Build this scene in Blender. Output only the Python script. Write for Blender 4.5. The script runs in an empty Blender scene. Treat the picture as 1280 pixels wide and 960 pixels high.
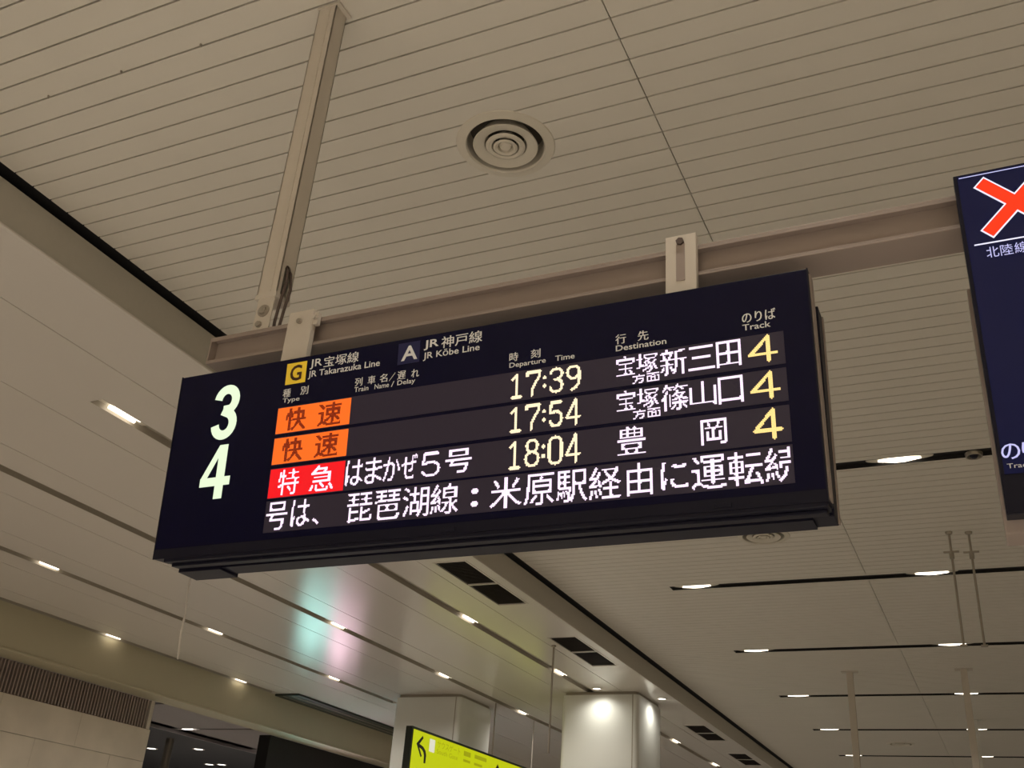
import bpy, math, random
from mathutils import Vector, Matrix
random.seed(7)
R = math.radians
scene = bpy.context.scene
COL = scene.collection
ZO = 1.55                                   # eye height above the floor; heights below are given from the eye

# ------------------------------------------------------------------ camera
cam = bpy.data.cameras.new('camera'); cam_o = bpy.data.objects.new('camera', cam); COL.objects.link(cam_o)
cam.sensor_fit = 'HORIZONTAL'; cam.sensor_width = 36.0; cam.lens = 36.0 * 1276.33 / 1280.0
cam.clip_end = 400
YAW, PIT, ROL = -0.46265662, 0.47899434, 0.07894227
f = Vector((math.sin(YAW)*math.cos(PIT), math.cos(YAW)*math.cos(PIT), math.sin(PIT)))
r0 = Vector((math.cos(YAW), -math.sin(YAW), 0)); u0 = r0.cross(f)
r = math.cos(ROL)*r0 + math.sin(ROL)*u0; u = -math.sin(ROL)*r0 + math.cos(ROL)*u0
m = Matrix(((r.x, u.x, -f.x, 0), (r.y, u.y, -f.y, 0), (r.z, u.z, -f.z, ZO), (0, 0, 0, 1)))
cam_o.matrix_world = m
scene.camera = cam_o

# ------------------------------------------------------------------ world, exposure
w = bpy.data.worlds.new('world'); scene.world = w; w.use_nodes = True
bg = w.node_tree.nodes['Background']; bg.inputs[0].default_value = (1, .94, .86, 1); bg.inputs[1].default_value = .15
vs = scene.view_settings
vs.view_transform = 'Standard'; vs.look = 'None'; vs.gamma = 1; vs.use_curve_mapping = False; vs.exposure = 0.0

# lamps of the concourse: row pitch of the dark ceiling slots and of the white soffit slots
SLOT_Y0, SLOT_DY = 8.41, 3.175
LAMP_X = (-3.13, -0.526)
def spot(name, x, y, z, power, angle=110, radius=.06, color=(1, .93, .84), blend=.6, rot=(0, 0, 0)):
    l = bpy.data.lights.new(name, 'SPOT'); l.energy = power; l.spot_size = R(angle); l.spot_blend = blend
    l.shadow_soft_size = radius; l.color = color
    o = bpy.data.objects.new(name, l); o.location = (x, y, z + ZO); o.rotation_euler = rot; COL.objects.link(o); return o
MAIN_W, SOFT_W = 35, 84
k = -5
while SLOT_Y0 + SLOT_DY*k < 36:
    y = SLOT_Y0 + SLOT_DY*k
    for x in (-3.13, -.526, 2.08, 4.68):
        if y < 0 or y > 3: spot('downlight_lamp', x, y, 3.57, MAIN_W*(11.5 if y < 0 else 1.0))
        elif x > -1: spot('downlight_lamp', x, y, 3.57, MAIN_W*1.6)
    k += 1
k = -3
while 5.3 + 3.1*k < 36:
    for x in (-6.05, -8.05, -10.14):
        if x < -7 or k >= 0: spot('soffit_lamp', x, 5.3 + 3.1*k, 3.26, SOFT_W, angle=152, blend=1)
    k += 1

# ------------------------------------------------------------------ materials
def mat(name, col, rough=.5, metal=0, noise=0, scale=20, bump=0, emit=None, strength=1, spec=.5, coat=0, stretch=(1, 1, 1), detail=4):
    m = bpy.data.materials.new(name); m.use_nodes = True; nt = m.node_tree; b = nt.nodes['Principled BSDF']
    b.inputs['Base Color'].default_value = (*col, 1); b.inputs['Roughness'].default_value = rough
    b.inputs['Metallic'].default_value = metal; b.inputs['Specular IOR Level'].default_value = spec
    b.inputs['Coat Weight'].default_value = coat
    tc = nt.nodes.new('ShaderNodeTexCoord'); mp = nt.nodes.new('ShaderNodeMapping'); mp.inputs['Scale'].default_value = stretch
    nz = nt.nodes.new('ShaderNodeTexNoise'); nz.inputs['Scale'].default_value = scale; nz.inputs['Detail'].default_value = detail
    nt.links.new(tc.outputs['Object'], mp.inputs[0]); nt.links.new(mp.outputs[0], nz.inputs[0])
    if noise:
        mx = nt.nodes.new('ShaderNodeMix'); mx.data_type = 'RGBA'; mx.inputs[6].default_value = (*[c*(1-noise) for c in col], 1)
        mx.inputs[7].default_value = (*[min(1, c*(1+noise)) for c in col], 1)
        nt.links.new(nz.outputs[0], mx.inputs[0]); nt.links.new(mx.outputs[2], b.inputs['Base Color'])
    if bump:
        bp = nt.nodes.new('ShaderNodeBump'); bp.inputs['Strength'].default_value = bump; bp.inputs['Distance'].default_value = .01
        nt.links.new(nz.outputs[0], bp.inputs['Height']); nt.links.new(bp.outputs[0], b.inputs['Normal'])
    if emit:
        b.inputs['Emission Color'].default_value = (*emit, 1); b.inputs['Emission Strength'].default_value = strength
    return m
M = {}
M['plank'] = mat('cream_ceiling_paint', (.74, .70, .63), .38, noise=.03, scale=3)
M['backing'] = mat('dark_backing', (.10, .085, .07), .8, noise=.1)
M['soffit'] = mat('glossy_white_panel', (.72, .675, .63), .22, noise=.02, scale=.9, bump=.12, stretch=(1, .5, 1), spec=.35, detail=2)
M['soffit_slot'] = mat('soffit_channel', (.40, .36, .30), .45, noise=.05)  # shade inside the white grooves put into a darker grey; also column joints
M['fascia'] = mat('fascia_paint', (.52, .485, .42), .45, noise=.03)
M['beam'] = mat('olive_beige_paint', (.52, .47, .33), .5, noise=.03, scale=5)
M['black'] = mat('matt_black', (.012, .011, .012), .6, noise=.2)
M['stone'] = mat('beige_stone', (.68, .60, .49), .45, noise=.22, scale=1.8, bump=.05, detail=8)
M['floor'] = mat('pale_terrazzo', (.52, .48, .42), .35, noise=.08, scale=40)
M['column'] = mat('white_column_panel', (.74, .74, .70), .32, noise=.03, scale=2)
M['steel'] = mat('painted_steel', (.64, .58, .51), .6, noise=.04, scale=10)
M['railpaint'] = mat('taupe_rail_paint', (.35, .285, .255), .55, noise=.05, scale=8)
M['rod'] = mat('rod_steel', (.42, .38, .33), .4, metal=.6, noise=.05)
M['vent'] = mat('diffuser_white', (.70, .65, .56), .4, noise=.02)
M['louvre'] = mat('dark_louvre', (.05, .035, .035), .5, noise=.1)
M['cabinet'] = mat('black_cabinet', (.009, .009, .022), .45, noise=.1, spec=.22)
M['face'] = mat('smoked_acrylic', (.006, .006, .030), .2, noise=.1, spec=.16)
M['navy'] = mat('navy_screen_glass', (.006, .007, .030), .15, noise=.1, spec=.2, emit=(.01, .012, .06), strength=.35)
M['ledbed'] = mat('led_matrix_bed', (.019, .017, .026), .5, noise=.15, scale=150, emit=(.30, .16, .40), strength=.03)  # faint purple emission puts in the haze around the LEDs
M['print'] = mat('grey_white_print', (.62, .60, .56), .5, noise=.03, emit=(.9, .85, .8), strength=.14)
M['yellowprint'] = mat('yellow_badge', (.80, .55, .04), .4, noise=.05, emit=(1, .66, .04), strength=.2)
M['navyprint'] = mat('navy_badge', (.012, .014, .09), .4, noise=.05)
M['darkprint'] = mat('dark_print', (.06, .02, .01), .5, noise=.05)
def emat(n, c, s): return mat(n, (.004, .004, .004), .5, emit=c, strength=s, noise=.02)
M['led_white'] = emat('led_pinkish_white', (1, .80, 1), 1.35)
M['led_amber'] = emat('led_warm_yellow', (1, .84, .55), 1.35)
M['led_yellow'] = emat('led_yellow', (1, .72, .25), 1.3)
M['led_orange'] = emat('led_orange', (1, .15, .012), 1.1)
M['led_red'] = emat('led_red', (1, .004, .012), .95)
M['led_dark'] = emat('led_dark_red_glyph', (.30, .002, .0), .45)
M['number'] = emat('backlit_number', (.86, 1, .70), 1.0)
M['scr_red'] = emat('screen_red', (1, .035, .002), 1.0)
M['scr_white'] = emat('screen_white', (.85, .82, 1), 1.1)
M['scr_lilac'] = emat('screen_lilac', (.62, .60, 1), .95)
M['lamp'] = emat('lamp_lens', (1, .88, .70), 4)
M['lamp_cool'] = emat('lamp_lens_cool', (1, .95, .86), 4)
M['reflector'] = mat('lamp_reflector', (.75, .7, .6), .4, metal=.0, noise=.02)
M['yellow'] = emat('backlit_yellow', (.60, .66, .0), .85)
M['ysign_dark'] = mat('dark_green_frame', (.010, .016, .010), .4, noise=.1)
M['olive_print'] = emat('olive_print', (.42, .43, 0), .75)
M['blackprint'] = mat('black_print', (.01, .01, .01), .5, noise=.1)
M['whiteprint'] = emat('white_print', (.8, .78, .6), .9)
M['unlitceil'] = mat('unlit_far_ceiling', (.10, .10, .115), .5, noise=.1)  # this ceiling is only unlit; its darkness is put into the colour
M['mauveceil'] = mat('mauve_grey_ceiling', (.50, .455, .46), .35, noise=.04, scale=3)
M['cord'] = mat('white_cord', (.62, .58, .54), .6, noise=.05)
M['cable'] = mat('dark_cable', (.10, .07, .06), .5, noise=.1)
M['ad_cyan'] = emat('screen_mint', (.45, .95, .88), 3.6)
M['ad_pink'] = emat('screen_pink', (1, .66, .8), 3.0)

for k_ in ('ad_cyan', 'ad_pink'):            # the picture on the screen is patchy
    nt = M[k_].node_tree; b_ = nt.nodes['Principled BSDF']; nz = [n for n in nt.nodes if n.type == 'TEX_NOISE'][0]
    n2 = nt.nodes.new('ShaderNodeTexNoise'); n2.inputs['Scale'].default_value = 2.3; n2.inputs['Detail'].default_value = 1
    tc_ = [n for n in nt.nodes if n.type == 'TEX_COORD'][0]; nt.links.new(tc_.outputs['Object'], n2.inputs[0])
    mr = nt.nodes.new('ShaderNodeMapRange'); mr.inputs[1].default_value = .42; mr.inputs[2].default_value = .60; mr.inputs[3].default_value = .6; mr.inputs[4].default_value = 9
    nt.links.new(n2.outputs[0], mr.inputs[0]); nt.links.new(mr.outputs[0], b_.inputs['Emission Strength'])

# ------------------------------------------------------------------ mesh helpers
class MB:
    def __init__(s): s.v = []; s.f = []
    def box(s, x0, x1, y0, y1, z0, z1):
        n = len(s.v)
        s.v += [(x, y, z) for z in (z0, z1) for y in (y0, y1) for x in (x0, x1)]
        s.f += [tuple(n+i for i in q) for q in ((0, 2, 3, 1), (4, 5, 7, 6), (0, 1, 5, 4), (2, 6, 7, 3), (0, 4, 6, 2), (1, 3, 7, 5))]
        return s
    def quad(s, a, b, c, d):
        n = len(s.v); s.v += [a, b, c, d]; s.f.append((n, n+1, n+2, n+3)); return s
    def prism(s, poly, axis, a, b):             # poly in the two other axes, extruded along axis
        n = len(s.v); k = len(poly)
        def P(p, t):
            return {'x': (t, p[0], p[1]), 'y': (p[0], t, p[1]), 'z': (p[0], p[1], t)}[axis]
        s.v += [P(p, a) for p in poly] + [P(p, b) for p in poly]
        s.f.append(tuple(range(n, n+k))); s.f.append(tuple(range(n+2*k-1, n+k-1, -1)))
        for i in range(k): j = (i+1) % k; s.f.append((n+i, n+k+i, n+k+j, n+j))
        return s
    def tube(s, p, q, rad, seg=10, rad2=None):
        p, q = Vector(p), Vector(q); d = (q-p).normalized(); a = d.orthogonal().normalized(); b = d.cross(a); n = len(s.v)
        rad2 = rad if rad2 is None else rad2
        for c, rr in ((p, rad), (q, rad2)):
            for i in range(seg):
                t = 2*math.pi*i/seg; s.v.append(tuple(c + (a*math.cos(t)+b*math.sin(t))*rr))
        s.f.append(tuple(range(n+seg-1, n-1, -1))); s.f.append(tuple(range(n+seg, n+2*seg)))
        for i in range(seg): j = (i+1) % seg; s.f.append((n+i, n+j, n+seg+j, n+seg+i))
        return s
    def lathe(s, cx, cy, prof, seg=48):         # prof: (radius, z), revolved about the vertical
        n = len(s.v); k = len(prof)
        for i in range(seg):
            t = 2*math.pi*i/seg
            for rr, z in prof: s.v.append((cx+rr*math.cos(t), cy+rr*math.sin(t), z))
        for i in range(seg):
            j = (i+1) % seg
            for a in range(k-1): s.f.append((n+i*k+a, n+j*k+a, n+j*k+a+1, n+i*k+a+1))
        return s
ORG = {}
def org(o): return ORG.get(o.name, Vector((0, 0, 0))) if o else Vector((0, 0, 0))
def build(name, mb, material, parent=None, bevel=0, local=False, rot=None, smooth=False, at=None):
    """links ONE mesh object; coordinates are scene coordinates (from the eye) unless local"""
    me = bpy.data.meshes.new(name)
    base = Vector((0, 0, 0)) if local else (org(parent) if parent else Vector((0, 0, 0)))
    me.from_pydata([tuple(Vector(v)-base) for v in mb.v], [], mb.f); me.update()
    o = bpy.data.objects.new(name, me); COL.objects.link(o)
    me.materials.append(material)
    if smooth:
        for p in me.polygons: p.use_smooth = True
        if hasattr(me, 'set_sharp_from_angle'): me.set_sharp_from_angle(angle=R(35))
    if parent: o.parent = parent
    else: o.location.z = ZO
    if at: o.location = at
    if rot: o.rotation_euler = rot
    if bevel:
        b = o.modifiers.new('bevel', 'BEVEL'); b.width = bevel; b.segments = 2; b.limit_method = 'ANGLE'
    ORG[o.name] = base
    return o
def thing(name, label, cat, loc, group=None):
    o = bpy.data.objects.new(name, None); COL.objects.link(o); o.empty_display_size = .1
    o.location = (loc[0], loc[1], loc[2]+ZO); ORG[o.name] = Vector(loc)
    tag(o, label, cat, group); return o
def tag(o, label, cat, group=None):
    o['label'] = label; o['category'] = cat
    if group: o['group'] = group
    return o
def struct(name, mb, material, **k):
    o = build(name, mb, material, **k); o['kind'] = 'structure'; return o
def share(src, name, parent, loc, scale=None):
    c = src.copy(); c.name = name; COL.objects.link(c); c.parent = parent; c.location = loc
    if scale: c.scale = scale
    return c
def dup(root, loc, label, group=None):
    c = root.copy(); COL.objects.link(c); c.location = (loc[0], loc[1], loc[2]+ZO); c['label'] = label
    if group: c['group'] = group
    for ch in root.children:
        d = ch.copy(); COL.objects.link(d); d.parent = c
        for g in ch.children:
            e = g.copy(); COL.objects.link(e); e.parent = d
    return c

# ------------------------------------------------------------------ glyphs
_G = {}
def glyph(body, bold=0.0):
    if (body, bold) in _G: return _G[(body, bold)]
    c = bpy.data.curves.new('glyph', 'FONT'); c.body = body; c.resolution_u = 3; c.offset = bold
    o = bpy.data.objects.new('glyph', c); COL.objects.link(o)
    me = bpy.data.meshes.new_from_object(o)
    xs = [v.co.x for v in me.vertices]; ys = [v.co.y for v in me.vertices]
    x0, x1, y0, y1 = min(xs), max(xs), min(ys), max(ys)
    V = [((v.co.x-x0)/(x1-x0), (v.co.y-y0)/(y1-y0)) for v in me.vertices]; Fs = [tuple(p.vertices) for p in me.polygons]
    bpy.data.objects.remove(o); bpy.data.curves.remove(c); bpy.data.meshes.remove(me)
    _G[(body, bold)] = (V, Fs); return V, Fs
def text_mb(mb, body, a0, a1, b0, b1, d, plane='xz', bold=0.0):
    """flat print fitted to a rectangle: plane xz (facing -y at y=d) or yz (facing +x at x=d)"""
    V, Fs = glyph(body, bold); n = len(mb.v)
    for x, y in V:
        a = a0+x*(a1-a0); b = b0+y*(b1-b0)
        mb.v.append((a, d, b) if plane == 'xz' else (d, a, b))
    mb.f += [tuple(n+i for i in q) for q in Fs]
    return mb
PITCH = .0039
def cells(hit, a0, a1, b0, b1, d, mb, clip=9):
    n = max(2, round((a1-a0)/PITCH)); mm = max(2, round((b1-b0)/PITCH)); pa, pb = (a1-a0)/n, (b1-b0)/mm
    for j in range(mm):
        for i in range(n):
            if hit(i, j, n, mm):
                x, z = a0+i*pa, b0+j*pb
                if x+pa > clip: continue
                mb.quad((x+.03*pa, d, z+.03*pb), (x+.97*pa, d, z+.03*pb), (x+.97*pa, d, z+.97*pb), (x+.03*pa, d, z+.97*pb))
def led_glyph(mb, ch, a0, a1, b0, b1, d, clip=9, thr=.40):
    """a glyph as lit LED dots; sideways samples make uprights heavier than crossbars, as the matrix font is"""
    V, Fs = glyph(ch)
    n = max(2, round((a1-a0)/PITCH)); mm = max(2, round((b1-b0)/PITCH))
    SX, SY = 6, 3; W, H = n*SX, mm*SY
    grid = [bytearray(W) for _ in range(H)]
    for fc in Fs:
        for t in range(1, len(fc)-1):
            A, B, C = V[fc[0]], V[fc[t]], V[fc[t+1]]
            ax, ay, bx, by, cx, cy = A[0]*W, A[1]*H, B[0]*W, B[1]*H, C[0]*W, C[1]*H
            den = (by-cy)*(ax-cx)+(cx-bx)*(ay-cy)
            if abs(den) < 1e-9: continue
            for y in range(max(0, int(min(ay, by, cy)-.5)), min(H-1, int(max(ay, by, cy)+.5))+1):
                for x in range(max(0, int(min(ax, bx, cx)-.5)), min(W-1, int(max(ax, bx, cx)+.5))+1):
                    px, py = x+.5, y+.5
                    l1 = ((by-cy)*(px-cx)+(cx-bx)*(py-cy))/den; l2 = ((cy-ay)*(px-cx)+(ax-cx)*(py-cy))/den
                    if l1 >= -1e-6 and l2 >= -1e-6 and l1+l2 <= 1+1e-6: grid[y][x] = 1
    def hit(i, j, n_, m_):
        s = tot = 0
        for y in range(j*SY, j*SY+SY):
            for x in range(i*SX-1, i*SX+SX+1):
                tot += 1
                if 0 <= x < W and grid[y][x]: s += 1
        return s/tot > thr
    cells(hit, a0, a1, b0, b1, d, mb, clip)
# narrow LED numerals drawn as strokes in a unit box
def arc(cx, cy, rx, ry, a, b, n=14): return [(cx+rx*math.cos(R(a+(b-a)*i/n)), cy+ry*math.sin(R(a+(b-a)*i/n))) for i in range(n+1)]
DIG = {
 '1': [[(.1, .80), (.5, 1), (.5, 0)], [(.1, 0), (.9, 0)]],
 '7': [[(0, .86), (0, 1), (1, 1), (.95, .8), (.45, .3), (.38, 0)]],
 '0': [arc(.5, .75, .5, .25, 0, 180) + arc(.5, .25, .5, .25, 180, 360) + [(1, .75)]],
 '3': [arc(.5, .77, .5, .23, 165, -80) + [(.4, .54)], arc(.5, .27, .5, .27, 80, -165)],
 '9': [arc(.5, .74, .5, .26, 0, 360), [(1, .74), (1, .5)] + arc(.35, .45, .65, .45, 0, -85)],
 '5': [[(.9, 1), (.12, 1), (.05, .56)] + arc(.5, .31, .5, .31, 120, -160)],
 '8': [arc(.5, .77, .42, .23, 0, 360), arc(.5, .27, .5, .27, 0, 360)],
 '4': [[(.72, 0), (.72, 1)], [(.72, 1), (0, .28), (1, .28)]],
 ':': [[(.5, .30), (.5, .36)], [(.5, .66), (.5, .72)]],
}
def led_digit(mb, ch, a0, a1, b0, b1, d, wgt=.0044):
    segs = []
    for pl in DIG[ch]:
        P = [(a0+x*(a1-a0), b0+y*(b1-b0)) for x, y in pl]; segs += list(zip(P, P[1:]))
    A0, A1, B0, B1 = a0-.006, a1+.006, b0-.006, b1+.006
    n = round((A1-A0)/PITCH); mm = round((B1-B0)/PITCH)
    def hit(i, j, n, mm):
        x = A0+(i+.5)*(A1-A0)/n; y = B0+(j+.5)*(B1-B0)/mm
        for (ax, ay), (bx, by) in segs:
            dx, dy = bx-ax, by-ay; t = max(0, min(1, ((x-ax)*dx+(y-ay)*dy)/(dx*dx+dy*dy+1e-12)))
            if math.hypot(x-ax-t*dx, y-ay-t*dy) < wgt: return True
        return False
    cells(hit, A0, A1, B0, B1, d, mb)

# ================================================================== THE SETTING
XF, ZS, ZC = -4.845, 3.30, 3.60          # fascia line, soffit height, main ceiling height
struct('floor', MB().box(-60, 9, -9, 48, -1.65, -1.55), M['floor'])
struct('wall_right', MB().box(9, 9.2, -9, 48, -1.55, 3.9), M['beam'])
struct('wall_back', MB().box(-60, 9, -9.2, -9, -1.55, 3.9), M['beam'])
struct('wall_front', MB().box(-60, 9, 48, 48.2, -1.55, 3.9), M['beam'])

# main ceiling: backing sheet, cream planks, dark lighting slots
PW, PY0 = .13253, 3.097                  # plank pitch and one joint line
slots = [SLOT_Y0 + SLOT_DY*k for k in range(-1, 12)]
ceil = struct('ceiling', MB().box(XF+.02, 9, -9, 48, ZC+.16, ZC+.17), M['backing'])
XJ = [-1.196, 2.454, 6.104, 9.0]         # cross joints; first field runs from the fascia gap
def plank_mb(x0, x1, y0, n=1):
    return MB().box(x0, x1, y0, y0+PW*n-.010, ZC, ZC+.02)
def near_slot(ya, yb):
    for s in slots:
        if yb > s-.075 and ya < s+.075: return s
    return None
XL = XF+.06
base_l = base_r = None
stuff = MB()
VENTS = [(-1.996, 3.704), (-2.0, 10.0), (-2.0, 22.7)]
def left_cut(mb, x0, x1, y0, y1):
    for cx_, cy_ in VENTS:
        d = 0 if y0 < cy_ < y1 else min(abs(y0-cy_), abs(y1-cy_))
        if d < .235:
            ys_ = [y0+(y1-y0)*t/6 for t in range(7)]; h = [math.sqrt(max(0, .235**2-(yy-cy_)**2)) for yy in ys_]
            mb.prism([(x0, y0)] + [(cx_-hh, yy) for hh, yy in zip(h, ys_)] + [(x0, y1)], 'z', ZC, ZC+.02)
            return mb.prism([(x1, y1)] + [(cx_+hh, yy) for hh, yy in reversed(list(zip(h, ys_)))] + [(x1, y0)], 'z', ZC, ZC+.02)
    return mb.box(x0, x1, y0, y1, ZC, ZC+.02)
i = -92
while True:
    y0 = PY0 + PW*i; i += 1
    if y0 > 48: break
    s = near_slot(y0, y0+PW-.010)
    y1 = y0+PW-.010
    ya, yb = y0, y1
    far = y0 > 13.5
    if s:                                 # the plank gives way to the slot from x=-3.44 rightwards
        for a, b in (((y0, min(y1, s-.075))), ((max(y0, s+.075), y1))):
            if b-a > .01: stuff.box(-3.44, 9, a, b, ZC, ZC+.02)
        stuff.box(XL, -3.44, y0, y1, ZC, ZC+.02)
        continue
    if 1.7 < y0 < 7.6:
        if base_l is None:
            base_l = build('plank', MB().box(XL, XJ[0]-.003, 0, PW-.010, ZC, ZC+.02), M['plank'], parent=ceil, local=True); base_l.location = (0, y0, 0)
            base_r = build('plank', MB().box(XJ[0]+.003, XJ[1]-.003, 0, PW-.010, ZC, ZC+.02), M['plank'], parent=ceil, local=True); base_r.location = (0, y0, 0)
        else:
            if any(y0-.2 < v[1] < y1+.2 for v in VENTS): build('plank', left_cut(MB(), XL, XJ[0]-.003, y0, y1), M['plank'], parent=ceil)
            else: share(base_l, 'plank', ceil, (0, y0, 0))
            share(base_r, 'plank', ceil, (0, y0, 0))
        stuff.box(XJ[1]+.003, XJ[2]-.003, y0, y1, ZC, ZC+.02).box(XJ[2]+.003, 9, y0, y1, ZC, ZC+.02)
    else:
        prev = XL
        for xj in XJ:
            left_cut(stuff, prev, xj-.003, y0, y1) if prev == XL else stuff.box(prev, xj-.003, y0, y1, ZC, ZC+.02)
            prev = xj+.003
so = build('plank_field', stuff, M['plank'], parent=ceil); so['kind'] = 'stuff'
for s in slots:                           # black channels, open below
    c = MB().box(-3.44, 8.9, s-.075, s-.071, ZC-.001, ZC+.04).box(-3.44, 8.9, s+.071, s+.075, ZC-.001, ZC+.04).box(-3.44, -3.436, s-.071, s+.071, ZC-.001, ZC+.04).box(-3.436, 8.9, s-.071, s+.071, ZC+.034, ZC+.04)
    build('light_slot', c, M['black'], parent=ceil)

# fascia between the main ceiling and the lower soffit, with its shadow gap and bottom bead
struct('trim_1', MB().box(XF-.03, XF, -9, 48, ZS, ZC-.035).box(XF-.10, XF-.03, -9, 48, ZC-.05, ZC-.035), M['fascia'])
struct('trim_2', MB().box(XF-.10, XF+.05, -9, 48, ZC+.03, ZC+.045), M['black'])
struct('trim_3', MB().box(XF-.022, XF+.012, -9, 48, ZS-.014, ZS+.004), M['soffit'], bevel=.004)

# soffit: glossy panels 1 m wide running away from the eye, with white light channels
sof = struct('ceiling.001', MB().box(-12.2, XF-.02, -9, 48, ZS+.065, ZS+.08), M['backing'])
edges = [-4.875, -5.53, -6.55, -7.56, -8.58, -9.60, -10.62, -11.62, -12.17]
chan = {-6.06: (5.0, 40), -8.05: (-9, 46), -10.14: (-9, 16.6), -12.09: (-9, 15.55)}
for a, b in zip(edges, edges[1:]):
    x1, x0 = a-.004, b+.004
    cx = [c for c in chan if x0 < c < x1]
    if cx:
        c = cx[0]; ys, ye = chan[c]; mb = MB()
        mb.box(c+.07, x1, -9, 48, ZS, ZS+.05)
        if c-.07 > x0: mb.box(x0, c-.07, -9, 48, ZS, ZS+.05)
        if ys > -9: mb.box(c-.07, c+.07, -9, ys, ZS, ZS+.05)
        if ye < 48: mb.box(c-.07, c+.07, ye, 48, ZS, ZS+.05)
        build('soffit_panel', mb, M['soffit'], parent=sof)
        build('light_channel', MB().box(c-.07, c+.07, ys, ye, ZS+.055, ZS+.062).box(c-.07, c-.066, ys, ye, ZS-.001, ZS+.055).box(c+.066, c+.07, ys, ye, ZS-.001, ZS+.055), M['soffit_slot'], parent=sof)
    elif a == -4.875:                     # the outer strip carries the grilles
        mb = MB(); prev = -9
        for g in range(0, 13):
            if g == 2: continue
            gy = 9.23+3.22*g
            mb.box(-5.375, -4.995, prev, gy, ZS, ZS+.05); prev = gy+1.66
        mb.box(-5.375, -4.995, prev, 48, ZS, ZS+.05); mb.box(x0, -5.375, -9, 48, ZS, ZS+.05); mb.box(-4.995, x1, -9, 48, ZS, ZS+.05)
        build('soffit_panel', mb, M['soffit'], parent=sof)
    else:
        build('soffit_panel', MB().box(x0, x1, -9, 48, ZS, ZS+.05), M['soffit'], parent=sof)
        # nothing else: plain strip between two lit strips

# the beam on the far side of the soffit
struct('trim_4', MB().box(-12.70, -12.17, -9, 48, 2.715, ZS+.06).box(-12.185, -12.155, -9, 48, 2.70, 2.735), M['beam'], bevel=.006)
# stone wall under it, tiles in two courses above and more below, and the grille on top of it
wl = struct('wall_left', MB().box(-13.1, -12.725, -9, 13.27, -1.55, 2.27), M['backing'])
zt = [2.268, 1.775, 1.28, .785, .29, -.205, -.70, -1.195, -1.55]
tl = None
for c, (z1, z0) in enumerate(zip(zt, zt[1:])):
    y = 13.30
    ww = 1.48 if c % 2 == 0 else .74
    while y > 5.0:
        mb = MB().box(-12.725, -12.70-random.uniform(0, .002), y-ww+.002, y, z0+.005, z1)
        build('stone_tile', mb, M['stone'], parent=wl, bevel=.003)
        y -= ww; ww = 1.48
build('stone_field', MB().box(-12.725, -12.702, -9, y-.006, -1.55, 2.268), M['stone'], parent=wl)
build('wall_end', MB().box(-13.1, -12.727, 13.27, 13.295, -1.55, 2.72), M['stone'], parent=wl)
gr = thing('wall_grille', 'dark ventilation grille of upright bars on top of the stone wall', 'grille', (-12.75, 6, 2.27))
build('back_panel', MB().box(-12.90, -12.86, 5.0, 13.2, 2.272, 2.712), M['black'], parent=gr)
build('end_frame', MB().box(-12.90, -12.70, 13.19, 13.27, 2.272, 2.714), M['steel'], parent=gr)
s0 = build('bar', MB().box(-12.80, -12.705, 0, .022, 2.275, 2.712), M['railpaint'], parent=gr); s0.location = (0, 5.03-6+6, 0)
s0.location = (0, 0, 0)
me = s0.data
for v in me.vertices: v.co.y += 0
n_bars = 0; y = 5.03
first = True
while y < 13.17:
    if first: s0.location = (0, y, 0); first = False
    else: share(s0, 'bar', gr, (0, y, 0))
    y += .0617

# opening to the neighbouring hall: grey ceiling, ceiling beyond painted dark for lack of light, black wall piece on the right
c3 = struct('ceiling.002', MB().box(-15.7, -12.705, -9, 14.38, 2.92, 2.96).box(-15.7, -12.705, 14.52, 16.98, 2.92, 2.96).box(-15.7, -12.705, 17.12, 19.6, 2.92, 2.96).box(-15.7, -12.705, 19.74, 48, 2.92, 2.96).box(-15.7, -15.4, 14.38, 19.74, 2.92, 2.96).box(-15.7, -15.66, -9, 48, 2.86, 2.92), M['mauveceil'])
for y in (14.45, 17.05, 19.67): build('light_slot', MB().box(-15.4, -13.6, y-.07, y+.07, 2.96, 2.97), M['black'], parent=c3)
struct('ceiling.003', MB().box(-60, -15.71, -9, 48, 2.93, 2.97), M['unlitceil'])
struct('wall_left.001', MB().box(-12.98, -12.72, 16.46, 40, -1.55, 2.714), M['black'])
sp = thing('display_screen', 'bright mint and pink advertising screen on the black wall below the beam', 'screen', (-12.71, 17.6, 1.5))
build('frame', MB().box(-12.715, -12.67, 16.62, 18.95, .75, 2.02), M['black'], parent=sp, bevel=.004)
build('picture', MB().box(-12.668, -12.662, 16.67, 17.75, .80, 1.97), M['ad_cyan'], parent=sp)
build('picture', MB().box(-12.668, -12.662, 17.78, 18.90, .80, 1.97), M['ad_pink'], parent=sp)

# ================================================================== LIGHT FITTINGS
ORD = ['first', 'second', 'third', 'fourth', 'fifth', 'sixth', 'seventh', 'eighth']
# downlights in the black slots: glowing lens and pale reflector drawn wide as the light spilled along the slot
def lens_mb(lx, ly, z, th):
    mb = MB(); n = 20; pts = [(lx*math.cos(2*math.pi*i/n), ly*math.sin(2*math.pi*i/n)) for i in range(n)]
    return mb.prism(pts, 'z', z, z+th)
proto = thing('downlight', 'x', 'light', (-.526, slots[1], ZC), 'downlights in the black ceiling slots')
build('reflector', lens_mb(.27, .068, .020, .008), M['reflector'], parent=proto, local=True)
build('lens', MB().prism([(-.17, 0), (-.10, -.024), (-.04, -.046), (.04, -.046), (.10, -.024), (.17, 0), (.10, .024), (.04, .046), (-.04, .046), (-.10, .024)], 'z', .002, .018), M['lamp'], parent=proto, local=True)
names = {1: 'nearest slot, right of the large board', 2: 'slot just below the board', 3: 'third slot down', 4: 'fourth slot down', 5: 'fifth slot down', 6: 'lowest slot'}
first = True
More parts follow.
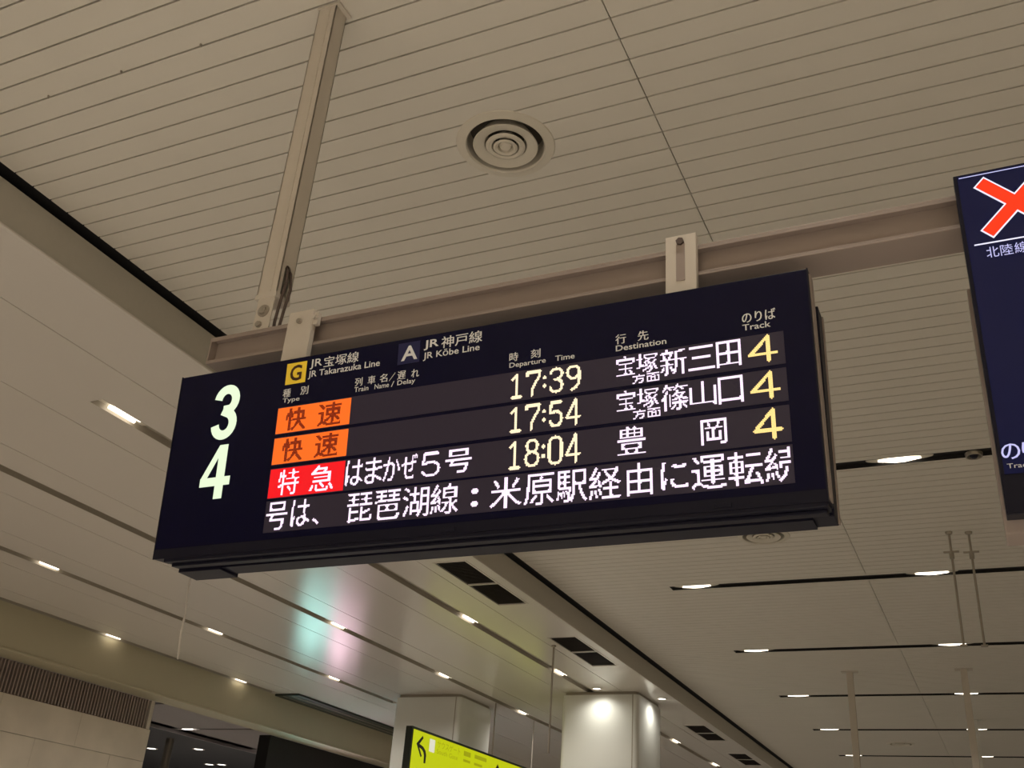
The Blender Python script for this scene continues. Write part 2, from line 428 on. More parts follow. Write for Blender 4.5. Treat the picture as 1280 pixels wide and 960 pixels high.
for k in range(1, 7):
    for x in LAMP_X:
        if k == 1 and x < -3: continue
        side = 'right-hand' if x > -1 else 'left-hand'
        lab = f'bright downlight, {side} one in the {names[k]} of the black ceiling slots' if k > 1 else 'bright downlight in the nearest black ceiling slot between the two boards'
        if k > 2: lab = f'bright {side} downlight in the {["", "", "", "third", "fourth", "fifth", "sixth"][k]} black ceiling slot counted from the boards'
        if k == 2: lab = f'bright {side} downlight in the black slot just below the large board'
        if first: proto['label'] = lab; first = False; continue
        dup(proto, (x, slots[k], ZC), lab)
# soffit lights: twin bar lamps in the white channels
sl = thing('soffit_light', 'x', 'light', (-6.06, 5.3, ZS), 'twin lamps in the white soffit channels')
build('housing', MB().box(-.066, .066, -.26, .26, .046, .052), M['reflector'], parent=sl, local=True)
build('lamp', MB().tube((-.033, -.14, .026), (-.033, .14, .026), .015), M['lamp'], parent=sl, local=True, smooth=True)
build('lamp', MB().tube((.033, -.14, .026), (.033, .14, .026), .015), M['lamp'], parent=sl, local=True, smooth=True)
chn = {-6.06: 'nearest', -8.05: 'second', -10.14: 'third', -12.09: 'farthest, at the beam,'}
first = True
for c, ks in ((-6.06, (0, 2, 3, 5, 6)), (-8.05, (2, 3, 4)), (-10.14, (1, 2, 3)), (-12.09, (2, 3))):
    for j, kk in enumerate(ks):
        lab = f'twin lamp in the {chn[c]} white soffit channel, {ORD[j]} from the front'
        if c == -6.06 and kk == 0: lab = 'large bright twin lamp on the white soffit left of the numbers 3 and 4'
        if first: sl['label'] = lab; first = False; continue
        dup(sl, (c, 5.3+3.1*kk, ZS), lab)
# round downlights of the far dark hall
rl = thing('round_downlight', 'x', 'light', (-18.6, 19.65, 2.93))
build('ring', MB().lathe(0, 0, [(.10, .0), (.14, -.012), (.15, 0)], 20), M['steel'], parent=rl, local=True)
build('lens', MB().prism([(.10*math.cos(t*math.pi/8), .10*math.sin(t*math.pi/8)) for t in range(16)], 'z', -.006, 0), M['lamp_cool'], parent=rl, local=True)
pos = [(-18.6, 19.65, 'beside the stone wall edge'), (-17.22, 19.7, 'in the middle of the dark ceiling'), (-18.95, 22.2, 'left one of the lower close pair'), (-18.55, 22.2, 'right one of the lower close pair'), (-17.05, 22.05, 'next to the black wall panel')]
for j, (x, y, t) in enumerate(pos):
    spot('hall_lamp', x, y, 2.9, 120, angle=150)
    lab = 'small round downlight in the dark hall, ' + t
    if j == 0: rl['label'] = lab; rl['group'] = 'round downlights in the dark hall'
    else: dup(rl, (x, y, 2.93), lab)
for j, (x, y, t) in enumerate([(-15.3, 17.05, 'left'), (-15.3, 19.67, 'right')]):
    o = thing('slot_downlight', f'{t} bright downlight in the grey ceiling strip seen through the opening', 'light', (x, y, 2.92), 'downlights in the grey ceiling strip')
    build('housing', MB().box(-.18, .18, -.065, .065, .03, .038), M['reflector'], parent=o, local=True)
    build('lens', lens_mb(.14, .06, .0, .02), M['lamp_cool'], parent=o, local=True)
    spot('slot_downlight_lamp', x, y, 2.9, 300)

# ================================================================== CEILING FITTINGS
def vent(x, y, lab):
    o = thing('round_diffuser', lab, 'vent', (x, y, ZC), 'round air diffusers in the plank ceiling')
    z = 0
    build('flange', MB().lathe(0, 0, [(.262, .0), (.258, -.006), (.235, -.008), (.212, -.014), (.205, -.006), (.200, .10)]), M['vent'], parent=o, local=True, smooth=True)
    build('neck', MB().lathe(0, 0, [(.200, .10), (.0, .104)]), M['backing'], parent=o, local=True)
    build('cone', MB().lathe(0, 0, [(.168, -.016), (.172, -.012), (.130, .06), (.12, .06), (.162, -.014), (.168, -.016)]), M['vent'], parent=o, local=True, smooth=True)
    build('cone', MB().lathe(0, 0, [(.162, -.014), (.122, -.006), (.112, .0), (.095, .05), (.10, .05), (.118, .006)]), M['vent'], parent=o, local=True, smooth=True)
    build('cone', MB().lathe(0, 0, [(.104, -.012), (.090, -.020), (.074, -.016), (.058, .035), (.064, .035), (.086, -.004), (.104, -.012)]), M['vent'], parent=o, local=True, smooth=True)
    build('cone', MB().lathe(0, 0, [(.064, -.020), (.054, -.026), (.042, -.020), (.030, .02), (.036, .02), (.05, -.01), (.064, -.020)]), M['vent'], parent=o, local=True, smooth=True)
    build('hub', MB().lathe(0, 0, [(.0, -.022), (.026, -.020), (.034, -.008), (.024, .020), (.0, .022)], 24), M['vent'], parent=o, local=True, smooth=True)
vent(-1.996, 3.704, 'large round cream air diffuser in the plank ceiling above the board')
vent(-2.0, 10.0, 'round air diffuser peeking out just below the right end of the board')
vent(-2.0, 22.7, 'tiny far round air diffuser in the ceiling at lower right')
def grille(k, lab):
    y0 = 9.23+3.22*k
    o = thing('soffit_grille', lab, 'vent', (-5.185, y0+.83, ZS), 'dark grilles in the soffit edge')
    build('frame', MB().box(-.205, -.183, -.83, .83, -.006, .04).box(.183, .205, -.83, .83, -.006, .04).box(-.183, .183, -.845, -.82, -.006, .04).box(-.183, .183, .82, .845, -.006, .04), M['soffit'], parent=o, local=True)
    build('divider', MB().box(-.183, .183, -.012, .012, -.006, .04), M['soffit'], parent=o, local=True)
    build('back_plate', MB().box(-.183, .183, -.82, .82, .04, .045), M['black'], parent=o, local=True)
    for h, (a, b) in enumerate(((-.815, -.017), (.017, .815))):
        mb = MB(); n = 22
        for q in range(n):
            y = a+(b-a)*(q+.5)/n; mb.prism([(y-.014, .0), (y-.010, .0), (y+.014, .03), (y+.010, .03)], 'x', -.181, .181)
        lv = build('louvre_blades', mb, M['louvre'], parent=o, local=True); lv['kind'] = 'stuff'
for k, lab in ((0, 'dark double ventilation grille in the soffit just below the board'), (1, 'dark double grille in the soffit in front of the lit white column'), (3, 'dark double grille in the soffit, first one behind the lit column'), (4, 'small dark double grille in the soffit, farthest at the bottom edge'), (-1, None)):
    if lab: grille(k, lab)
for q, (x, t) in enumerate(((-3.08, 'nearest the hanging post'), (-3.585, 'middle one of three'), (-4.085, 'nearest the soffit'))):
    o = MB().tube((x, 2.55, ZC), (x, 2.55, ZC-.008), .006, 8).tube((x, 2.55, ZC-.008), (x+.008, 2.55, ZC-.020), .003, 6)
    tag(build('ceiling_hook', o, M['rod'], smooth=True), f'tiny dark hook in the plank ceiling at upper left, {t}', 'hook', 'ceiling hooks')
o = thing('ceiling_sensor', 'small ring-shaped sensor in the black slot beside the right screen', 'sensor', (.045, 8.42, ZC))
build('ring', MB().lathe(0, 0, [(.045, .0), (.055, -.03), (.065, -.03), (.07, 0.0)], 20), M['rod'], parent=o, local=True, smooth=True)
build('dome', MB().lathe(0, 0, [(.0, -.045), (.02, -.04), (.035, -.02), (.04, 0.0)], 20), M['cabinet'], parent=o, local=True, smooth=True)

# columns
def column(x0, x1, y0, y1, lab, lit):
    o = thing('column', lab, 'column', ((x0+x1)/2, (y0+y1)/2, -1.55), 'square white columns')
    b = .07
    def rr(x0, x1, y0, y1, b, n=5):
        P = []
        for cx, cy, a in ((x1-b, y0+b, -90), (x1-b, y1-b, 0), (x0+b, y1-b, 90), (x0+b, y0+b, 180)):
            for i in range(n+1): t = R(a+90*i/n); P.append((cx+b*math.cos(t), cy+b*math.sin(t)))
        return P
    build('shaft', MB().prism(rr(x0, x1, y0, y1, b), 'z', -1.55, ZS-.05), M['column'], parent=o, smooth=True)
    build('top_reveal', MB().prism(rr(x0+.03, x1-.03, y0+.03, y1-.03, b), 'z', ZS-.05, ZS-.001), M['soffit_slot'], parent=o, smooth=True)
    build('corner_strip', MB().box(x1-.10, x1-.085, y0-.004, y0+.01, -1.55, ZS-.055), M['soffit_slot'], parent=o)
    return o
column(-6.55, -5.25, 15.87, 17.1, 'square white column with bright pools of light at its top', 1)
column(-9.69, -8.40, 15.85, 17.1, 'dim pale column behind the yellow sign', 0)
for x, y, t in ((-5.86, 15.62, 'in front of the lit white column'), (-5.05, 16.47, 'on the right side of the lit white column')):
    o = thing('surface_spotlight', 'small bright spotlight under the soffit ' + t, 'light', (x, y, ZS), 'spotlights beside the lit column')
    build('ring', MB().lathe(0, 0, [(.055, -.001), (.075, -.015), (.085, -.001)], 20), M['steel'], parent=o, local=True)
    build('lens', MB().prism([(.055*math.cos(t_*math.pi/8), .055*math.sin(t_*math.pi/8)) for t_ in range(16)], 'z', -.01, -.004), M['lamp_cool'], parent=o, local=True)
    spot('column_lamp', x, y, ZS-.03, 26, angle=160, color=(1, .97, .86), blend=.9)

# ================================================================== HANGING RAIL AND POSTS
def c_rail(o, x0, x1, y0=2.573, y1=2.696, z0=1.778, z1=1.892, t=.008):
    mb = MB().box(x0, x1, y0+.035, y0+.035+t, z0+t, z1-t)      # web
    mb.box(x0, x1, y0, y1, z1-t, z1).box(x0, x1, y0, y1, z0, z0+t)
    mb.box(x0, x1, y0, y0+.004, z1-.018, z1-t).box(x0, x1, y0, y0+.004, z0+t, z0+.014)
    build('channel', mb, M['railpaint'], parent=o, bevel=.0015)
    build('end_plate', MB().box(x0-.006, x0, y0, y1, z0, z1), M['railpaint'], parent=o)
rail = thing('hanging_rail', 'long horizontal taupe steel rail from which both boards hang', 'rail', (-.5, 2.63, 1.778))
c_rail(rail, -2.585, 2.6)
post = thing('hanging_post', 'tall beige steel post from the ceiling down to the rail, with a cable slot', 'post', (-2.363, 2.61, 2.05))
px0, px1, py0, py1 = -2.412, -2.317, 2.573, 2.655
mb = MB().box(px0, px1, py0, py0+.006, 2.052, ZC-.001).box(px0, px0+.006, py0, py1, 2.052, ZC-.001).box(px0, px1, py1-.006, py1, 2.052, ZC-.001)
mb.box(px1-.006, px1, py0, py0+.022, 2.052, 2.175).box(px1-.006, px1, py1-.022, py1, 2.052, 2.175).box(px1-.006, px1, py0, py1, 2.20, ZC-.001)
mb.prism([(py0, 2.20), (py0, 2.172), (py0+.022, 2.172), (py0+.026, 2.186), (py0+.034, 2.193), (py1-.034, 2.193), (py1-.026, 2.186), (py1-.022, 2.172), (py1, 2.172), (py1, 2.20)], 'x', px1-.006, px1)
build('shaft', mb, M['steel'], parent=post, bevel=.0015)
build('groove_cover', MB().box(px0+.060, px0+.066, py0-.003, py0, 2.06, ZC-.002), M['steel'], parent=post)
build('bottom_cap', MB().box(px0-.004, px1+.003, py0-.003, py1+.004, 2.030, 2.052), M['steel'], parent=post, bevel=.002)
build('ceiling_plate', MB().box(px0-.006, px1+.02, py0-.006, py1+.012, ZC-.012, ZC-.001), M['steel'], parent=post, bevel=.002)
build('foot_bracket', MB().box(px0+.012, px0+.088, py0+.002, py0+.008, 1.894, 2.03).box(px0+.012, px0+.088, py0-.0, py1-.01, 1.892, 1.898), M['steel'], parent=post)
build('bolt', MB().tube((px0+.05, py0+.002, 1.972), (px0+.05, py0-.012, 1.972), .016, 6).tube((px0+.05, py0+.002, 1.972), (px0+.05, py0-.003, 1.972), .026, 16), M['rod'], parent=post)
build('bolt', MB().tube((px0+.042, py0+.002, 1.912), (px0+.042, py0-.010, 1.912), .013, 6), M['rod'], parent=post)
def tube_path(pts, rad, mb=None):
    mb = mb or MB()
    for a, b in zip(pts, pts[1:]): mb.tube(a, b, rad, 8)
    return mb
cab = tube_path([(px1-.02, 2.61, 2.20), (px1+.004, 2.605, 2.168), (px1+.014, 2.60, 2.10), (px1+.006, 2.595, 2.0), (px1-.004, 2.60, 1.93), (px1-.006, 2.605, 1.893)], .006)
tube_path([(px1-.02, 2.625, 2.20), (px1+.006, 2.625, 2.16), (px1+.024, 2.62, 2.08), (px1+.02, 2.61, 1.98), (px1+.012, 2.61, 1.893)], .006, cab)
build('power_cable', cab, M['cable'], parent=post, smooth=True)

# more hanging posts and rods far off
def far_post(x, y, lab, m_):
    o = thing('hanging_post', lab, 'post', (x, y, 1.95), 'far hanging posts')
    build('shaft', MB().box(-.045, .045, -.04, .04, 0, ZC-1.95-.012), m_, parent=o, local=True)
    build('ceiling_plate', MB().box(-.12, .12, -.06, .06, ZC-1.95-.012, ZC-1.95-.001), m_, parent=o, local=True)
far_post(-2.05, 16.2, 'far pale post hanging from the ceiling, left one at lower right', M['steel'])
far_post(-.47, 16.2, 'far pale post hanging from the ceiling, right one at lower right', M['steel'])
fr = thing('hanging_rail', 'far horizontal rail under the two far posts', 'rail', (-1.26, 16.2, 1.90))
c_rail(fr, -2.3, .6, 16.14, 16.26, 1.84, 1.95)
far_post(-.52, 20.15, 'farthest white post hanging from the ceiling at the bottom right edge', M['column'])
for x, y, t in ((-.27, 10.28, 'left'), (-.095, 10.32, 'right')):
    o = thing('hanging_rod', f'{t} thin steel rod hanging from the ceiling below the right screen', 'rod', (x, y, 2.49), 'thin hanging rods')
    build('rod', MB().tube((0, 0, 0), (0, 0, ZC-2.49-.01), .011, 8), M['rod'], parent=o, local=True, smooth=True)
    build('ceiling_cup', MB().lathe(0, 0, [(.035, ZC-2.49-.001), (.03, ZC-2.49-.02), (.012, ZC-2.49-.028)], 16), M['rod'], parent=o, local=True, smooth=True)
    build('clamp', MB().box(-.07, .07, -.012, .012, .90, .915).tube((0, 0, .84), (0, 0, .90), .022, 8), M['rod'], parent=o, local=True)
    build('end_fork', MB().box(-.03, .03, -.012, .012, 0, .02).box(-.012, .012, -.012, .012, .26, .30), M['rod'], parent=o, local=True)

# ================================================================== THE DEPARTURE BOARD
T = R(5.709)
BY, BZ = 2.507, 1.690
XA, XB = -2.621, -.343
H = .686                                   # height of the front face along the slope
bd = thing('departure_board', 'large black departure board with lit train rows and the numbers 3 and 4', 'board', (0, BY, BZ))
tilt = (T, 0, 0)
def bp(name, mb, m_, parent=bd, **k):      # tilted part, local board coordinates (x, depth, up)
    o = build(name, mb, m_, parent=parent, local=True, rot=tilt if parent is bd else None, **k); return o
bp('front_cabinet', MB().box(XA, XB, .003, .078, -H+.001, 0).box(XA+.05, XB-.004, .0, .070, -H-.012, -H+.001).box(XA+.06, XB-.01, .03, .068, -H-.022, -H-.012), M['cabinet'], bevel=.002)
bp('face_panel', MB().box(XA+.004, XB-.004, 0, .003, -H+.035, -.004), M['face'])
bp('face_frame', MB().box(XA, XB, -.002, .003, -H, -H+.034).box(XA, XA+.004, -.002, .003, -H+.034, 0).box(XB-.004, XB, -.002, .003, -H+.034, 0), M['cabinet'])
bp('side_trim', MB().box(XB, XB+.004, .012, .06, -H+.01, -.012), M['railpaint'])
for x in (-1.46, -.62): bp('latch', MB().box(x-.025, x+.025, -.006, -.002, -H+.008, -H+.020), M['cabinet'], bevel=.001)
# straight rear cabinet and centre frame
bk = lambda v: v
def bb(name, mb, m_, **k): return build(name, mb, m_, parent=bd, **k)
bb('centre_frame', MB().box(-2.55, -.36, 2.60, 2.67, 1.03, 1.66), M['cabinet'])
bb('rear_cabinet', MB().box(-2.575, -.344, 2.672, 2.752, 1.003, 1.662), M['cabinet'], bevel=.003)
bb('bottom_strip', MB().box(-2.50, -.40, 2.665, 2.74, .993, 1.003), M['cabinet'])
bb('end_foot', MB().box(-2.575, -2.39, 2.66, 2.758, .985, 1.003), M['cabinet'], bevel=.002)
bb('rear_edge_trim', MB().box(-.344, -.340, 2.735, 2.752, 1.005, 1.66), M['railpaint'])
for x0, x1, z1 in ((-2.208, -2.098, 1.915), (-.772, -.675, 1.920)):
    br = bb('hanging_bracket', MB().box(x0, x1, 2.545, 2.553, 1.700, z1).box(x0, x0+.006, 2.553, 2.57, 1.70, z1).box(x1-.006, x1, 2.553, 2.57, 1.70, z1).box(x0-.006, x1+.006, 2.535, 2.60, 1.692, 1.702), M['steel'], bevel=.0015)
    if x0 < -2:
        build('bolt', MB().tube((x0+.055, 2.545, 1.868), (x0+.055, 2.532, 1.868), .010, 6), M['rod'], parent=br)
        build('clip', MB().box(x1-.002, x1+.02, 2.549, 2.567, 1.85, 1.90).tube((x1+.012, 2.545, 1.872), (x1+.012, 2.532, 1.872), .008, 6), M['steel'], parent=br)
    else:
        build('slot_rib', MB().box(x0+.035, x0+.062, 2.5425, 2.545, 1.75, 1.885), M['railpaint'], parent=br)
        build('bolt', MB().tube((x0+.048, 2.545, 1.892), (x0+.048, 2.534, 1.892), .013, 6), M['cable'], parent=br)
# platform numbers
def sweep(mb, pts, wgt, d, fx, fz):
    for (ax, az), (bx, bz) in zip(pts, pts[1:]):
        dx, dz = bx-ax, bz-az; l = math.hypot(dx, dz) or 1; nx, nz = -dz/l*wgt, dx/l*wgt; ex, ez = dx/l*wgt*.12, dz/l*wgt*.12
        mb.quad((fx(ax+nx-ex), d, fz(az+nz-ez)), (fx(ax-nx-ex), d, fz(az-nz-ez)), (fx(bx-nx+ex), d, fz(bz-nz+ez)), (fx(bx+nx+ex), d, fz(bz+nz+ez)))
    return mb
# a bold 3 in a box 1 wide, 1.86 high
fx = lambda x: -2.447+.113*x; fz = lambda z: -.272+.208*z/1.86
n3 = sweep(MB(), arc(.50, 1.34, .345, .37, 172, -62, 16) + [(.42, 1.0)], .155, -.0016, fx, fz)
sweep(n3, [(.40, .985)] + arc(.50, .53, .345, .385, 62, -172, 16), .155, -.0020, fx, fz)
bp('platform_number', n3, M['number'])
fx4 = lambda x: -2.460+.131*x; fz4 = lambda z: -.490+.197*z
n4 = MB()
for P in ([(.52, 0), (.80, 0), (.80, 1), (.52, 1)], [(0, .24), (1, .24), (1, .40), (0, .40)], [(0, .38), (.21, .38), (.72, 1), (.52, 1)]):
    n4.quad(*[(fx4(x), -.0016-.0002*len(n4.f), fz4(z)) for x, z in P])
bp('platform_number', n4, M['number'])
# line badges and printed headings
bg_ = bp('line_badge', MB().box(-2.141, -2.057, -.0012, 0, -.100, -.020), M['yellowprint'])
build('badge_letter', text_mb(MB(), 'G', -2.123, -2.074, -.090, -.030, -.0022, bold=.02), M['darkprint'], parent=bg_, local=True)
ba_ = bp('line_badge', MB().box(-1.686, -1.603, -.0012, 0, -.094, -.017), M['navyprint'])
build('badge_letter', text_mb(MB(), 'A', -1.672, -1.610, -.083, -.030, -.0022, bold=.02), M['print'], parent=ba_, local=True)
HEAD = [('JR', -2.043, -1.992, -.056, -.019, .01), ('宝塚線', -1.985, -1.842, -.057, -.017, .012), ('JR Takarazuka Line', -2.046, -1.755, -.093, -.062, .01),
 ('JR', -1.588, -1.532, -.057, -.021, .02), ('神戸線', -1.522, -1.372, -.060, -.018, .012), ('JR Kōbe Line', -1.588, -1.380, -.095, -.064, .01),
 ('種', -2.145, -2.112, -.147, -.116, .012), ('別', -2.071, -2.038, -.147, -.116, .012), ('Type', -2.143, -2.071, -.172, -.151, .01),
 ('列', -1.848, -1.818, -.148, -.118, .012), ('車', -1.797, -1.767, -.148, -.118, .012), ('名', -1.750, -1.720, -.148, -.118, .012), ('／', -1.714, -1.690, -.148, -.120, .0), ('遅', -1.682, -1.650, -.148, -.118, .012), ('れ', -1.629, -1.599, -.148, -.119, .012),
 ('Train', -1.848, -1.792, -.169, -.151, .01), ('Name', -1.768, -1.712, -.169, -.151, .01), ('/', -1.704, -1.692, -.170, -.150, 0), ('Delay', -1.680, -1.612, -.173, -.151, .01),
 ('時', -1.273, -1.242, -.147, -.117, .012), ('刻', -1.199, -1.166, -.147, -.117, .012), ('Departure', -1.272, -1.148, -.173, -.151, .01), ('Time', -1.116, -1.052, -.169, -.151, .01),
 ('行', -.920, -.886, -.145, -.113, .012), ('先', -.850, -.816, -.145, -.113, .012), ('Destination', -.919, -.762, -.168, -.149, .01),
 ('のりば', -.537, -.441, -.142, -.108, .012), ('Track', -.537, -.457, -.165, -.146, .01)]
for body, a0, a1, b0, b1, bo in HEAD:
    if ord(body[0]) > 0x2000:
        hm = text_mb(MB(), body, a0, a1-.0012, b0, b1, -.0012); text_mb(hm, body, a0+.0012, a1, b0, b1, -.0014)
    else: hm = text_mb(MB(), body, a0, a1, b0, b1, -.0012, bold=bo)
    bp('heading_text', hm, M['print'])
# LED rows
ROWS = [(-.281, -.187), (-.392, -.298), (-.510, -.409), (-.626, -.523)]
D0, D1 = -.0012, -.0024
def row(i): 
    b0, b1 = ROWS[i]
    return bp('led_row', MB().box(-2.158, -.424, D0, 0, b0-.002, b1+.003), M['ledbed'])
rw = [row(i) for i in range(4)]
def led(parent, name, mb, m_): return build(name, mb, m_, parent=parent, local=True)
def led_c(parent, name, m_, ch, *a, **k):
    mb = MB(); led_glyph(mb, ch, *a, **k); return led(parent, name, mb, m_)
for i in range(3):
    b0, b1 = ROWS[i]
    led(rw[i], 'type_block', MB().box(-2.156, -1.856, -.0018, -.0013, b0, b1), M['led_orange'] if i < 2 else M['led_red'])
    for ch, a0, a1 in (('快', -2.118, -2.034), ('速', -1.984, -1.892)) if i < 2 else (('特', -2.118, -2.034), ('急', -1.990, -1.896)):
        led_c(rw[i], 'type_character', M['led_dark'] if i < 2 else M['led_white'], ch, a0, a1, b0+.006, b1-.006, D1, thr=.12 if i < 2 else .36)
TX = {'d0': (-1.262, -1.226), 'd1': (-1.208, -1.166), ':': (-1.158, -1.142), 'd2': (-1.131, -1.092), 'd3': (-1.075, -1.036)}
for i, t in enumerate(('17:39', '17:54', '18:04')):
    b0, b1 = ROWS[i]
    for ch, key in zip(t, ('d0', 'd1', ':', 'd2', 'd3')):
        mb = MB(); led_digit(mb, ch, *TX[key], b0+.010, b1-.008, D1); led(rw[i], 'time_digit', mb, M['led_amber'])
    mb = MB(); led_digit(mb, '4', -.520, -.449, b0+.014, b1-.006, D1, .005); led(rw[i], 'track_number', mb, M['led_yellow'])
for i, dest in ((0, '新三田'), (1, '篠山口')):
    b0, b1 = ROWS[i]
    led_c(rw[i], 'destination_character', M['led_white'], '宝', -.918, -.860, b0+.030, b1-.002, D1); led_c(rw[i], 'destination_character', M['led_white'], '塚', -.855, -.790, b0+.030, b1-.002, D1)
    led_c(rw[i], 'destination_character', M['led_white'], '方', -.868, -.830, b0-.001, b0+.028, D1); led_c(rw[i], 'destination_character', M['led_white'], '面', -.824, -.786, b0, b0+.027, D1)
    for ch, (a0, a1) in zip(dest, ((-.782, -.703), (-.699, -.621), (-.616, -.545))):
        t = .010 if ch in '三山' else .003
        led_c(rw[i], 'destination_character', M['led_white'], ch, a0, a1, b0+.010+(t if ch != '新' else 0)*.4, b1-t*.5, D1)
i = 2; b0, b1 = ROWS[2]
led_c(rw[i], 'destination_character', M['led_white'], '豊', -.917, -.832, b0+.012, b1-.004, D1); led_c(rw[i], 'destination_character', M['led_white'], '岡', -.671, -.597, b0+.014, b1-.012, D1)
for ch, a0, a1, t in (('は', -1.850, -1.783, 0), ('ま', -1.775, -1.712, 0), ('か', -1.708, -1.645, .004), ('ぜ', -1.640, -1.583, .004), ('5', -1.568, -1.502, .010), ('号', -1.482, -1.390, .006)):
    if ch == '5':
        mb = MB(); led_digit(mb, ch, a0+.004, a1-.002, b0+.016, b1-.012, D1, .0042); led(rw[i], 'train_name_character', mb, M['led_white'])
    else: led_c(rw[i], 'train_name_character', M['led_white'], ch, a0, a1, b0+.012+t*.5, b1-.002-t, D1)
i = 3; b0, b1 = ROWS[3]
for ch, a0, a1, c0, c1 in (('号', -2.152, -2.066, 0, 0), ('は', -2.050, -1.976, .006, 0), ('、', -1.964, -1.938, .006, -.068), ('琵', -1.832, -1.738, 0, 0), ('琶', -1.728, -1.636, 0, 0), ('湖', -1.626, -1.532, 0, 0), ('線', -1.526, -1.430, 0, 0),
        ('●', -1.386, -1.362, .054, -.025), ('●', -1.386, -1.362, .014, -.065), ('米', -1.322, -1.218, 0, 0), ('原', -1.210, -1.114, 0, 0), ('駅', -1.106, -1.010, 0, 0), ('経', -1.004, -.908, 0, 0), ('由', -.890, -.814, 0, 0), ('に', -.790, -.712, .008, -.008),
        ('運', -.702, -.606, 0, 0), ('転', -.600, -.506, 0, 0), ('続', -.500, -.404, 0, 0)):
    led_c(rw[i], 'message_character', M['led_white'], ch, a0, a1, b0+.004+c0, b1-.003+c1, D1, clip=-.430)

# thin white cord under the left end of the board
cd = tube_path([(-2.585, 2.735, 1.002), (-2.583, 2.735, .93), (-2.570, 2.735, .86), (-2.572, 2.735, .79), (-2.560, 2.735, .700)], .0033)
for z, x in ((.955, -2.584), (.90, -2.577), (.835, -2.571), (.775, -2.570), (.72, -2.563)): cd.tube((x, 2.735, z-.002), (x, 2.735, z+.002), .0046, 8)
tag(build('pull_cord', cd, M['cord'], smooth=True), 'thin white cord hanging below the left end of the departure board', 'cord')

# ================================================================== THE RIGHT SCREEN
SX, SY, SZ = .066, 2.50, 1.904
s2 = thing('information_screen', 'dark navy screen with a red cross, cut off by the right edge', 'screen', (0, SY, SZ))
def s2p(name, mb, m_, parent=None, **k):
    return build(name, mb, m_, parent=parent or s2, local=True, rot=None if parent else tilt, **k)
W2 = 1.75
s2p('cabinet', MB().box(SX, SX+W2, .003, .062, -.966, 0), M['cabinet'], bevel=.002)
sc = s2p('screen_panel', MB().box(SX+.010, SX+W2-.01, 0, .003, -.865, -.006), M['navy'])
s2p('lower_bezel', MB().box(SX+.004, SX+W2-.004, -.002, .003, -.962, -.870), M['cabinet'])
s2p('top_line', MB().box(SX+.014, SX+W2-.014, -.0012, 0, -.0135, -.0115), M['scr_lilac'], parent=sc)
cx, cz, L, hw = .2085, -.1185, .118, .0165
def cross(g, d):
    mb = MB()
    for sgn in (1, -1):
        ca, sa = math.cos(R(45*sgn+(0))), math.sin(R(45*sgn)); l, h = L+g-.006, hw+g
        P = [(cx+ca*a-sa*b, d, cz+sa*a+ca*b) for a, b in ((-l, -h), (l, -h), (l, h), (-l, h))]
        mb.quad(*P)
        d -= .00015
    return mb
s2p('cross_outline', cross(.0042, -.0012), M['scr_white'], parent=sc)
s2p('red_cross', cross(0, -.002), M['scr_red'], parent=sc)
s2p('divider_line', MB().box(.0917, SX+W2-.03, -.0015, 0, -.2278, -.2245), M['scr_white'], parent=sc)
mb = MB()
for q, ch in enumerate('北陸線'): text_mb(mb, ch, .1175+.034*q, .1475+.034*q, -.271, -.239, -.0015)
s2p('line_name', mb, M['scr_lilac'], parent=sc)
mb = MB()
for q, ch in enumerate('のりば'): text_mb(mb, ch, .0755+.047*q, .1175+.047*q, -.829, -.789, -.0015); text_mb(mb, ch, .0765+.047*q, .1185+.047*q, -.829, -.789, -.0016)
s2p('track_heading', mb, M['scr_lilac'], parent=sc)
s2p('track_heading', text_mb(MB(), 'Track', .084, .140, -.852, -.840, -.0015), M['print'], parent=sc)
s3 = thing('rear_screen', 'taupe back housing of a second screen just behind the right screen', 'screen', (.94, 2.75, .93))
build('rear_cabinet', MB().box(.060, SX+W2, 2.70, 2.80, .93, 1.655), M['railpaint'], parent=s3, bevel=.003)
build('top_bracket', MB().box(.5, .6, 2.70, 2.76, 1.655, 1.777).box(1.4, 1.5, 2.70, 2.76, 1.655, 1.777), M['steel'], parent=s3)
for x in (.35, 1.45): build('hanging_bracket', MB().box(x, x+.1, 2.566, 2.572, 1.70, 1.915), M['steel'], parent=s2)

# ================================================================== THE YELLOW SIGN
YX, q = -8.1, .75
ys = thing('wayfinding_sign', 'bright yellow-green backlit direction sign hanging at the bottom edge', 'sign', (YX, 13.82, 1.7))
build('case', MB().box(YX-.11, YX, 13.82, 18.6, 1.72, 2.419), M['ysign_dark'], parent=ys, bevel=.003)
fp = build('face_panel', MB().box(YX+.001, YX+.006, 13.865, 18.56, 1.755, 2.381), M['yellow'], parent=ys)
Y_ = lambda pts: [(a*q, b*q) for a, b in pts]
ap = Y_([(18.64, 2.92), (18.86, 3.10), (18.90, 3.06), (18.76, 2.93), (18.92, 2.90), (19.03, 2.84), (19.08, 2.76), (19.07, 2.60), (19.00, 2.60), (18.99, 2.74), (18.95, 2.80), (18.88, 2.84), (18.76, 2.865), (18.90, 2.72), (18.86, 2.69)])
build('arrow', MB().prism(ap, 'x', YX+.006, YX+.008), M['blackprint'], parent=fp)
build('arrow', MB().prism(Y_([(22.38, 2.55), (22.38, 2.88), (22.28, 2.80), (22.28, 2.90), (22.45, 3.07), (22.62, 2.90), (22.62, 2.80), (22.52, 2.88), (22.52, 2.55)]), 'x', YX+.006, YX+.008), M['blackprint'], parent=fp)
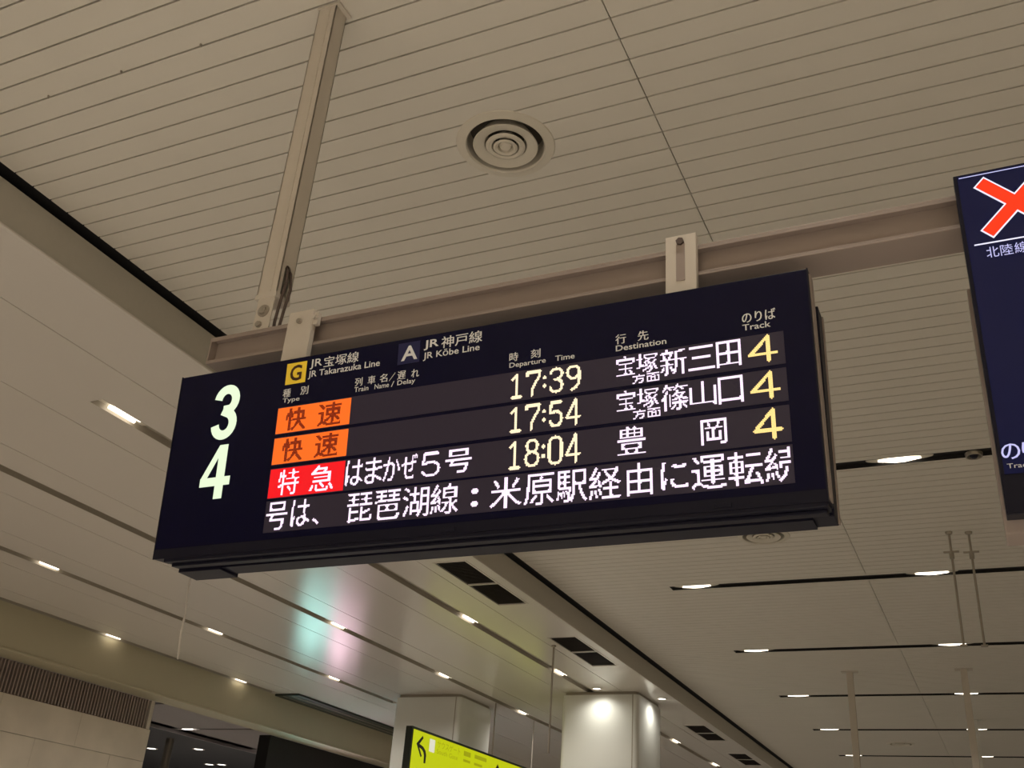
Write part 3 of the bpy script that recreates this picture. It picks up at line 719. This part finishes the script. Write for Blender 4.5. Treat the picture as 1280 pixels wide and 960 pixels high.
build('pictogram', MB().box(YX+.006, YX+.008, 19.17*q, 19.40*q, 2.85*q, 3.10*q), M['whiteprint'], parent=fp, bevel=.02)
for body, a0, a1, b0, b1 in (('サウスゲート', 19.50, 20.55, 2.98, 3.12), ('South Gate', 19.50, 20.45, 2.86, 2.95)):
    build('lettering', text_mb(MB(), body, a0*q, a1*q, b0*q, b1*q, YX+.007, 'yz'), M['olive_print'], parent=fp)['kind'] = 'stuff'
for y in (16.7, 18.4): build('hanger', MB().tube((YX-.05, y, 2.418), (YX-.05, y, ZS), .012, 8), M['rod'], parent=ys, smooth=True)
o = thing('hanging_rod', 'thin dark rod hanging from the soffit between the grille and the lit white column', 'rod', (-5.47, 12.87, 1.9))
build('rod', MB().tube((0, 0, 0), (0, 0, ZS-1.9-.001), .013, 8), M['rod'], parent=o, local=True, smooth=True)
build('ceiling_cup', MB().lathe(0, 0, [(.035, 1.399), (.03, 1.38), (.012, 1.37)], 16), M['rod'], parent=o, local=True, smooth=True)
for a0, a1, b0, b1 in ((20.72, 21.05, 3.0, 3.10), (21.25, 21.85, 3.02, 3.10), (20.72, 21.05, 2.88, 2.93), (21.25, 21.65, 2.88, 2.93)):   # lines too small to read
    build('text_line', MB().box(YX+.006, YX+.008, a0*q, a1*q, b0*q, b1*q), M['olive_print'], parent=fp)
# dark track along the top of the beam
tr = thing('ceiling_track', 'long flat black track under the soffit along the beam, left of the yellow sign', 'track', (-11.88, 18, ZS))
build('body', MB().box(-12.13, -11.60, 15.62, 26, ZS-.035, ZS-.001), M['ysign_dark'], parent=tr, bevel=.004)
build('rib', MB().box(-11.97, -11.95, 15.66, 26, ZS-.042, ZS-.035), M['rod'], parent=tr)
build('rib', MB().box(-11.78, -11.76, 15.66, 26, ZS-.042, ZS-.035), M['rod'], parent=tr)
# grey tube put in for a faint upright reflection in the dark hall
pl = MB().tube((-16.8, 18.25, -1.55), (-16.8, 18.25, 2.93), .09, 16)
tag(build('reflection_streak', pl, M['rod'], smooth=True), 'slim grey tube put in for an upright reflection in the dark hall', 'reflection')
